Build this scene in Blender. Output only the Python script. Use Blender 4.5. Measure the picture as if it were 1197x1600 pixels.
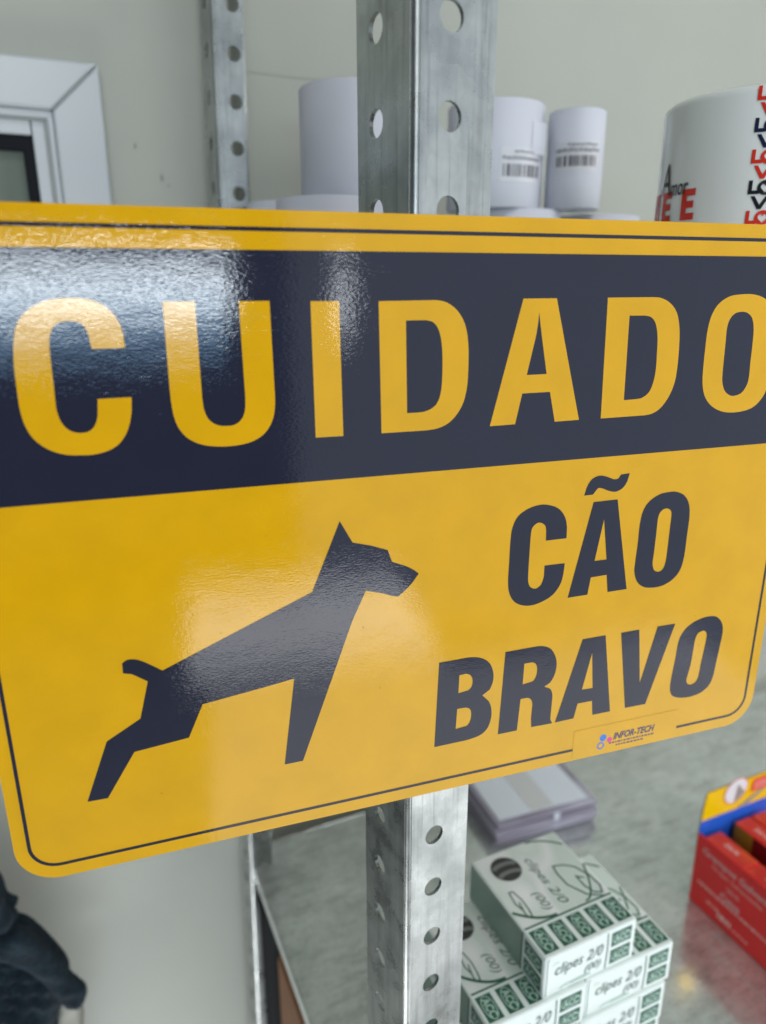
import bpy, bmesh, math, random
from math import sin, cos, pi, radians
from mathutils import Vector, Matrix
from mathutils.geometry import tessellate_polygon

for o in list(bpy.data.objects):
    bpy.data.objects.remove(o)
S = bpy.context.scene
COL = S.collection
H0 = 1.30                     # height of the camera above the shop floor (all builder heights are relative to it)

# ------------------------------------------------------------------ camera
cd = bpy.data.cameras.new('camera')
cam = bpy.data.objects.new('camera', cd)
COL.objects.link(cam)
cam.matrix_world = Matrix(((0.913542, 0.122130, -0.387976, 0.0),
                           (-0.406735, 0.267952, -0.873366, 0.0),
                           (-0.002705, 0.955660, 0.294460, H0),
                           (0, 0, 0, 1)))
cd.sensor_fit = 'VERTICAL'
cd.sensor_height = 24.0
cd.lens = 16.992
cd.clip_start = 0.01
cd.clip_end = 50
cd.dof.use_dof = True
cd.dof.focus_distance = 0.262
cd.dof.aperture_fstop = 4.8
S.camera = cam

# ------------------------------------------------------------------ world and lamps (indoor daylight)
w = bpy.data.worlds.new('World')
S.world = w
w.use_nodes = True
bg = w.node_tree.nodes['Background']
bg.inputs[0].default_value = (0.80, 0.90, 0.93, 1)
bg.inputs[1].default_value = 0.14


def area(name, az, el, dist, sx, sy, radiance, color=(1, 1, 1), target=(0.12, 0.21, -0.07)):
    """rectangular lamp at azimuth/elevation (degrees, as seen from the sign) facing the sign"""
    ld = bpy.data.lights.new(name, 'AREA')
    ld.shape = 'RECTANGLE'
    ld.size, ld.size_y = sx, sy
    ld.energy = radiance * pi * sx * sy
    ld.color = color
    o = bpy.data.objects.new(name, ld)
    COL.objects.link(o)
    a, e = radians(az), radians(el)
    d = Vector((sin(a) * cos(e), -cos(a) * cos(e), sin(e)))
    o.location = Vector(target) + Vector((0, 0, H0)) + d * dist
    o.rotation_euler = d.to_track_quat('Z', 'Y').to_euler()
    return o


area('shop_window_lamp', -11.5, 1.5, 3.0, 1.22, 0.15, 25, (0.80, 0.91, 1.0))
area('window_sill_lamp', -11.5, -1.7, 3.0, 1.15, 0.16, 5.5, (0.36, 0.66, 1.0))
area('high_window_lamp', -14, 21, 2.5, 1.3, 0.55, 3.8, (0.95, 0.98, 1.0))
area('door_gap_lamp', 8.9, 0.6, 3.0, 0.05, 0.26, 12, (0.9, 0.96, 1.0))
area('bright_room_lamp', 31, 0, 2.4, 2.4, 2.5, 0.68, (0.80, 0.89, 1.0))
area('right_fill_lamp', 68, 0, 0.85, 0.45, 0.8, 3.4, (1.0, 0.99, 0.97))  # unseen fill added at the right to brighten sign and lower shelf
area('overhead_fill_lamp', 14, 54, 1.8, 1.0, 0.6, 5.5, (0.99, 0.99, 0.98))  # unseen fill added overhead to lift box lids and shelf tops


def floor_patch(name, x, y, sx, sy, radiance):
    o = area(name, 0, 0, 0.1, sx, sy, radiance, (0.97, 0.98, 1.0))
    o.location = (x, y, 0.02)
    o.rotation_euler = (pi, 0, 0)


floor_patch('sunlit_floor_lamp', 0.32, -2.25, 0.92, 0.75, 4.0)
floor_patch('floor_bounce_lamp', 0.85, -1.35, 1.8, 0.9, 1.25)
floor_patch('post_fill_lamp', 0.95, -0.72, 0.9, 0.5, 2.2)  # upward fill added to brighten the lower front post
floor_patch('low_wall_fill_lamp', -0.15, -0.02, 1.3, 0.6, 5.0)  # upward fill added to brighten the lower left wall

S.view_settings.view_transform = 'Standard'
S.view_settings.look = 'None'
S.view_settings.exposure = 0.08
S.view_settings.gamma = 1.0
S.view_settings.use_curve_mapping = False
S.render.engine = 'CYCLES'
S.cycles.use_denoising = True
S.cycles.max_bounces = 8

# ------------------------------------------------------------------ material helpers


def srgb(r, g, b):
    f = lambda c: (c / 12.92 if c <= 0.04045 else ((c + 0.055) / 1.055) ** 2.4)
    return tuple(f(c / 255) for c in (r, g, b))


class M:
    """tiny node builder"""

    def __init__(s, name, base=(.8, .8, .8), rough=.5, metal=0.0, spec=None, coat=None):
        s.m = bpy.data.materials.new(name)
        s.m.use_nodes = True
        s.t = s.m.node_tree
        s.b = s.t.nodes['Principled BSDF']
        s.b.inputs['Base Color'].default_value = (*base, 1)
        s.b.inputs['Roughness'].default_value = rough
        s.b.inputs['Metallic'].default_value = metal
        if spec is not None:
            s.b.inputs['Specular IOR Level'].default_value = spec
        s.tc = s.t.nodes.new('ShaderNodeTexCoord')
        s.last_n = None

    def noise(s, scale, detail=3, rough=.5, stretch=(1, 1, 1), kind='noise', rot=(0, 0, 0)):
        mp = s.t.nodes.new('ShaderNodeMapping')
        mp.inputs['Scale'].default_value = stretch
        mp.inputs['Rotation'].default_value = rot
        s.t.links.new(s.tc.outputs['Object'], mp.inputs[0])
        if kind == 'voronoi':
            n = s.t.nodes.new('ShaderNodeTexVoronoi')
            n.inputs['Scale'].default_value = scale
            s.t.links.new(mp.outputs[0], n.inputs['Vector'])
            return n.outputs['Color']
        n = s.t.nodes.new('ShaderNodeTexNoise')
        n.inputs['Scale'].default_value = scale
        n.inputs['Detail'].default_value = detail
        n.inputs['Roughness'].default_value = rough
        s.t.links.new(mp.outputs[0], n.inputs['Vector'])
        return n.outputs[0]

    def ramp(s, fac, stops):
        r = s.t.nodes.new('ShaderNodeValToRGB')
        e = r.color_ramp.elements
        while len(e) < len(stops):
            e.new(.5)
        for i, (p, c) in enumerate(stops):
            e[i].position = p
            e[i].color = (*c, 1) if len(c) == 3 else c
        s.t.links.new(fac, r.inputs[0])
        return r.outputs[0]

    def mix(s, a, b, fac=.5, mode='MULTIPLY'):
        n = s.t.nodes.new('ShaderNodeMixRGB')
        n.blend_type = mode
        for sock, v in ((n.inputs[0], fac), (n.inputs[1], a), (n.inputs[2], b)):
            if isinstance(v, (int, float)):
                sock.default_value = v
            elif isinstance(v, tuple):
                sock.default_value = (*v, 1)
            else:
                s.t.links.new(v, sock)
        return n.outputs[0]

    def color(s, sock):
        s.t.links.new(sock, s.b.inputs['Base Color'])
        return s

    def roughness(s, sock):
        s.t.links.new(sock, s.b.inputs['Roughness'])
        return s

    def bump(s, sock, strength, dist):
        n = s.t.nodes.new('ShaderNodeBump')
        n.inputs['Strength'].default_value = strength
        n.inputs['Distance'].default_value = dist
        s.t.links.new(sock, n.inputs['Height'])
        if s.last_n is not None:
            s.t.links.new(s.last_n, n.inputs['Normal'])
        s.last_n = n.outputs[0]
        s.t.links.new(s.last_n, s.b.inputs['Normal'])
        return s


g3 = lambda v: (v, v, v)


def laminate(name, base):
    """printed vinyl under a dimpled clear laminate, with hair scratches"""
    m = M(name, base, 0.17)
    m.color(m.mix(base, m.ramp(m.noise(60, 4), [(.35, g3(.93)), (.65, g3(1.0))]), 1.0))
    m.roughness(m.ramp(m.noise(35, 4), [(.3, g3(.025)), (.7, g3(.06))]))
    m.bump(m.noise(760, 2, .45, (1, 2.5, 1)), LAM, .0004)
    m.bump(m.noise(90, 2, .5, (1, 1.8, 1)), .085, .0004)
    m.bump(m.ramp(m.noise(40, 5, .7, (1, 60, 1), rot=(0, 0, .9)), [(.66, g3(0)), (.69, g3(1))]), .05, .0002)
    return m.m


LAM = .055
YEL = laminate('yellow_print', (0.645, 0.345, 0.002))
NAVY = laminate('navy_print', (0.014, 0.016, 0.033))
STICK = laminate('sticker_yellow', (0.65, 0.348, 0.002))
SMUDGE = laminate('smudge_print', (0.50, 0.26, 0.006))
BLUE = laminate('logo_blue', (0.03, 0.18, 0.62))
PINK = laminate('logo_pink', (0.68, 0.05, 0.24))
LOGO = laminate('logo_ink', (0.05, 0.05, 0.12))


def galvanized(name, lo, hi, rough, streak, metal=1.0):
    m = M(name, hi, rough, metal)
    big = m.ramp(m.noise(26, 5, .6), [(.3, lo), (.72, hi)])
    sp = m.ramp(m.noise(110, 2, .5, kind='voronoi'), [(0, g3(.90)), (1, g3(1.0))])
    c = m.mix(big, sp, 1.0)
    st = m.ramp(m.noise(160, 4, .6, streak), [(.34, g3(.72)), (.5, g3(1))])
    c = m.mix(c, st, .75)
    fine = m.ramp(m.noise(420, 2, .5, (1, 1, .5), kind='voronoi'), [(0, g3(.86)), (1, g3(1.0))])
    c = m.mix(c, fine, .8)
    sc = m.ramp(m.noise(520, 3, .7, streak), [(.56, g3(1)), (.66, g3(.62))])
    c = m.mix(c, sc, .6)
    sm = m.ramp(m.noise(55, 6, .75), [(.62, g3(1)), (.80, g3(.55))])
    c = m.mix(c, sm, .85)
    m.color(c)
    m.roughness(m.ramp(m.noise(70, 4, .6), [(.3, g3(rough - .09)), (.7, g3(rough + .10))]))
    m.bump(m.noise(160, 3, .5, streak), .10, .0004)
    m.bump(m.noise(30, 2), .15, .0010)
    return m.m


POST = galvanized('galvanized_post', (.33, .355, .35), (.58, .61, .60), .30, (1, 1, .03))
SHELF = galvanized('galvanized_shelf', (.70, .745, .715), (.90, .945, .915), .16, (.25, 1, 1), .68)

m = M('wall_paint', srgb(170, 173, 163), .55)
m.color(m.mix(srgb(171, 174, 164), m.ramp(m.noise(9, 4), [(.3, g3(.93)), (.7, g3(1))]), 1.0))
m.bump(m.noise(220, 3), .12, .0008)
m.bump(m.noise(24, 3), .2, .003)
WALL = m.m
m = M('floor_tile', srgb(170, 168, 160), .35)
m.color(m.mix(srgb(170, 168, 160), m.ramp(m.noise(6, 5), [(.3, g3(.85)), (.7, g3(1))]), 1.0))
FLOOR = m.m
m = M('white_pvc', srgb(184, 190, 193), .22)
m.bump(m.noise(18, 2), .10, .001)
PVC = m.m
m = M('joint_grey', srgb(152, 156, 155), .6)  # grey of the mitre joint and frame seal
JOINT = m.m
BLACKRUB = M('black_rubber', (.004, .005, .008), .6, 0, .15).m
m = M('window_glass', srgb(98, 108, 102), .06)
m.color(m.ramp(m.noise(7, 3, .5, (2.2, 1, .25)), [(.35, srgb(72, 86, 74)), (.55, srgb(118, 126, 118)), (.75, srgb(150, 146, 138))]))  # blurred grey-green reflection painted into the glass colour
GLASS = m.m
m = M('thermal_paper', (.62, .64, .71), .6)
m.bump(m.noise(90, 2, .5, (1, 1, .12)), .10, .0006)
PAPER = m.m
m = M('paper_ends', (.58, .60, .66), .7)
m.bump(m.noise(900, 1, .5), .2, .0004)
PEND = m.m
LABELP = M('label_paper', (.66, .67, .71), .4).m
INK = M('label_ink', (.13, .13, .15), .5).m
FAINTINK = M('faint_label_ink', (.30, .31, .34), .5).m
m = M('mug_ceramic', (.80, .83, .81), .10)
m.bump(m.noise(45, 2), .05, .0006)
MUG = m.m
RED = M('mug_red', srgb(214, 52, 34), .14).m
BLK = M('mug_black', (.012, .013, .018), .14).m
NVY = M('mug_navy', (.012, .014, .055), .14).m
m = M('carton_mint', srgb(206, 218, 212), .38)
m.color(m.mix(srgb(226, 236, 231), m.ramp(m.noise(70, 4), [(.3, g3(.94)), (.7, g3(1))]), 1.0))
m.bump(m.noise(400, 2), .06, .0003)
CART = m.m
m = M('carton_wash', srgb(184, 200, 188), .36)
wv = m.noise(26, 2, .4, (1, .6, 1))
m.color(m.ramp(wv, [(.40, srgb(204, 216, 208)), (.47, srgb(230, 231, 229)), (.56, srgb(210, 220, 213)), (.66, srgb(234, 235, 233))]))
WASH = m.m
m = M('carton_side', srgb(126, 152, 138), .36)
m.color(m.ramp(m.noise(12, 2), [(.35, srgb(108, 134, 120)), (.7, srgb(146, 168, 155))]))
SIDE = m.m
GREEN = M('print_green', srgb(40, 92, 74), .35).m
GREENL = M('print_pale_green', srgb(168, 196, 182), .35).m
GREYT = M('print_grey_green', srgb(92, 116, 106), .4).m
HOLE = M('window_dark', (.04, .042, .04), .5).m
CLIPW = M('clip_wire', (.26, .265, .26), .4, .6).m
m = M('red_carton', srgb(178, 24, 26), .33)
m.color(m.mix(srgb(232, 42, 42), m.ramp(m.noise(40, 4), [(.3, g3(.86)), (.7, g3(1))]), 1.0))
REDC = m.m
m = M('red_orange_carton', srgb(196, 44, 28), .33)
m.color(m.ramp(m.noise(45, 2), [(.4, srgb(186, 28, 26)), (.62, srgb(206, 72, 28))]))
REDO = m.m
OLIVE = M('carton_olive', srgb(150, 118, 20), .45).m
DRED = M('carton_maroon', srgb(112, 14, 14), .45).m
YCARD = M('header_yellow', srgb(240, 196, 8), .3).m
BCARD = M('header_blue', srgb(38, 96, 205), .3).m
WCARD = M('header_white', srgb(226, 228, 232), .35).m
GCARD = M('header_grey', srgb(150, 148, 142), .35).m
SALM = M('header_salmon', srgb(232, 74, 58), .35).m
PINKT = M('pale_pink_ink', srgb(232, 176, 170), .4).m
WINK = M('pale_ink', srgb(214, 168, 168), .4).m
REDLINE = M('header_red_line', srgb(214, 40, 30), .35).m
CARDW = M('card_white', srgb(226, 232, 242), .28).m
CARDS = M('card_stripe', srgb(212, 213, 214), .3).m
m = M('stacked_plastic', srgb(106, 96, 118), .25)
m.color(m.ramp(m.noise(300, 3, .6, (.03, .03, 1)), [(.3, srgb(134, 126, 140)), (.5, srgb(172, 166, 186)), (.7, srgb(206, 205, 218))]))
PLASTIC = m.m
m = M('kraft', srgb(130, 92, 62), .75)
m.color(m.mix(srgb(140, 98, 66), m.ramp(m.noise(30, 4, .6, (1, 1, 3)), [(.3, g3(.8)), (.7, g3(1))]), 1.0))
KRAFT = m.m
DARKB = M('tape_and_shade_dark', (.022, .024, .025), .9, 0, .1).m  # dark of the tape, also of the shade block under the shelf
m = M('navy_fleece', (.020, .034, .044), .95)
m.color(m.ramp(m.noise(160, 5, .7), [(.3, (.003, .010, .018)), (.55, (.007, .023, .036)), (.8, (.018, .050, .070))]))
m.bump(m.noise(300, 5, .75), 1.0, .0035)
m.bump(m.noise(45, 3), .5, .006)
CLOTH = m.m
m = M('pale_lining', srgb(158, 158, 147), .8)
m.bump(m.noise(60, 3), .3, .003)
LINING = m.m

# ------------------------------------------------------------------ mesh helpers


def link(name, me, mat, parent=None, loc=(0, 0, 0), smooth=False):
    o = bpy.data.objects.new(name, me)
    COL.objects.link(o)
    if mat is not None and not me.materials:
        me.materials.append(mat)
    if parent is not None:
        o.parent = parent
    o.location = loc
    if smooth:
        me.polygons.foreach_set('use_smooth', [True] * len(me.polygons))
    return o


def mesh(name, verts, faces):
    me = bpy.data.meshes.new(name)
    me.from_pydata([tuple(v) for v in verts], [], [tuple(f) for f in faces])
    me.update()
    return me


def from_bm(name, bm):
    me = bpy.data.meshes.new(name)
    bm.normal_update()
    bm.to_mesh(me)
    bm.free()
    return me


def thing(name, label, cat, loc, group=None, rotz=0.0):
    o = bpy.data.objects.new(name, None)
    o.empty_display_size = .02
    COL.objects.link(o)
    o.location = (loc[0], loc[1], loc[2] + H0)
    o.rotation_euler = (0, 0, rotz)
    tag(o, label, cat, group)
    return o


def tag(o, label, cat=None, group=None):
    o['label'] = label
    if cat:
        o['category'] = cat
    if group:
        o['group'] = group
    return o


def box_bm(bm, lo, hi, bevel=0.0, seg=2):
    lo, hi = Vector(lo), Vector(hi)
    r = bmesh.ops.create_cube(bm, size=1.0)
    vs = r['verts']
    for v in vs:
        v.co = Vector(((lo[i] + hi[i]) / 2 + v.co[i] * (hi[i] - lo[i]) for i in range(3)))
    if bevel:
        es = {e for v in vs for e in v.link_edges}
        bmesh.ops.bevel(bm, geom=list(es), offset=bevel, segments=seg, affect='EDGES', profile=.5)


def box(name, lo, hi, mat, parent, bevel=0.0, seg=2):
    bm = bmesh.new()
    box_bm(bm, lo, hi, bevel, seg)
    return link(name, from_bm(name, bm), mat, parent)


def smooth_loop(pts, n=4):
    """points (x, y) are corners, (x, y, 1) are knots of a smooth run"""
    out = []
    L = len(pts)
    for i in range(L):
        p1, p2 = pts[i], pts[(i + 1) % L]
        out.append((p1[0], p1[1]))
        if len(p1) == 3 and len(p2) == 3:
            p0, p3 = pts[i - 1], pts[(i + 2) % L]
            if len(p0) != 3:
                p0 = (2 * p1[0] - p2[0], 2 * p1[1] - p2[1]) if math.dist(p0[:2], p1[:2]) > 2.2 * math.dist(p1[:2], p2[:2]) else p0
            if len(p3) != 3:
                p3 = (2 * p2[0] - p1[0], 2 * p2[1] - p1[1]) if math.dist(p3[:2], p2[:2]) > 2.2 * math.dist(p1[:2], p2[:2]) else p3
            for k in range(1, n):
                t = k / n
                c = []
                for a in (0, 1):
                    c.append(.5 * (2 * p1[a] + (p2[a] - p0[a]) * t + (2 * p0[a] - 5 * p1[a] + 4 * p2[a] - p3[a]) * t * t
                                   + (-p0[a] + 3 * p1[a] - 3 * p2[a] + p3[a]) * t ** 3))
                out.append(tuple(c))
    return out


def flat(loops):
    """2-D loops (outer first, then holes) -> verts, tris"""
    vs = [p for l in loops for p in l]
    tris = tessellate_polygon([[Vector((x, y, 0)) for x, y in l] for l in loops])
    fixed = []
    for t in tris:
        a, b, c = (vs[i] for i in t)
        ar = (b[0] - a[0]) * (c[1] - a[1]) - (b[1] - a[1]) * (c[0] - a[0])
        if abs(ar) < 1e-16:
            continue
        fixed.append(tuple(t) if ar > 0 else (t[0], t[2], t[1]))
    return vs, fixed


def rrect(x0, x1, y0, y1, r, n=8):
    out = []
    for cx, cy, a0 in ((x1 - r, y1 - r, 0), (x0 + r, y1 - r, pi / 2), (x0 + r, y0 + r, pi), (x1 - r, y0 + r, 1.5 * pi)):
        for k in range(n + 1):
            a = a0 + k * pi / 2 / n
            out.append((cx + r * cos(a), cy + r * sin(a)))
    return out


def ring(cx, cy, r, n=24, sx=1.0):
    return [(cx + sx * r * cos(2 * pi * k / n), cy + r * sin(2 * pi * k / n)) for k in range(n)]


def rect(x0, x1, y0, y1):
    return [(x0, y0), (x1, y0), (x1, y1), (x0, y1)]


def text2d(body, height, width=None, shear=0.0, bold=0.0, spacing=1.0):
    """built-in font -> (verts, faces) with cap height = height and lower left at 0,0"""
    cu = bpy.data.curves.new('t', 'FONT')
    cu.body = body
    cu.shear = shear
    cu.space_character = spacing
    cu.offset = bold
    cu.resolution_u = 3
    ob = bpy.data.objects.new('t', cu)
    COL.objects.link(ob)
    dg = bpy.context.evaluated_depsgraph_get()
    me = ob.evaluated_get(dg).to_mesh()
    vs = [(v.co.x, v.co.y) for v in me.vertices]
    fs = [tuple(p.vertices) for p in me.polygons]
    ob.evaluated_get(dg).to_mesh_clear()
    bpy.data.objects.remove(ob)
    bpy.data.curves.remove(cu)
    x0 = min(v[0] for v in vs)
    x1 = max(v[0] for v in vs)
    k = height / .70
    kx = k if width is None else width / (x1 - x0)
    return [((x - x0) * kx, y * k) for x, y in vs], fs


class Sheet:
    """collects flat prints and places them on a plane (origin, u, v) or any mapping"""

    def __init__(s, fmap):
        s.f, s.v, s.q = fmap, [], []

    def add(s, vf, at=(0, 0), rot=0.0):
        vs, fs = vf
        b = len(s.v)
        c, n = cos(rot), sin(rot)
        s.v += [s.f(at[0] + x * c - y * n, at[1] + x * n + y * c) for x, y in vs]
        s.q += [tuple(i + b for i in f) for f in fs]
        return s

    def poly(s, *loops):
        return s.add(flat(list(loops)))

    def build(s, name, mat, parent):
        return link(name, mesh(name, s.v, s.q), mat, parent)


def plane(o, u, v):
    o, u, v = Vector(o), Vector(u), Vector(v)
    return lambda a, b: o + u * a + v * b


def lathe(profile, n=48, cx=0.0, cy=0.0):
    vs, fs = [], []
    for r, z in profile:
        for k in range(n):
            a = 2 * pi * k / n
            vs.append((cx + r * cos(a), cy + r * sin(a), z))
    for i in range(len(profile) - 1):
        for k in range(n):
            a, b = i * n + k, i * n + (k + 1) % n
            fs.append((a, b, b + n, a + n))
    return vs, fs


def stroke(pts, wd):
    """open polyline -> list of quads as flat loops"""
    out = []
    for (x0, y0), (x1, y1) in zip(pts, pts[1:]):
        l = math.hypot(x1 - x0, y1 - y0) or 1
        dx, dy = (x1 - x0) / l, (y1 - y0) / l
        e = wd * .35
        nx, ny = -dy * wd / 2, dx * wd / 2
        out.append([(x0 - dx * e + nx, y0 - dy * e + ny), (x0 - dx * e - nx, y0 - dy * e - ny),
                    (x1 + dx * e - nx, y1 + dy * e - ny), (x1 + dx * e + nx, y1 + dy * e + ny)])
    return out


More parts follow.
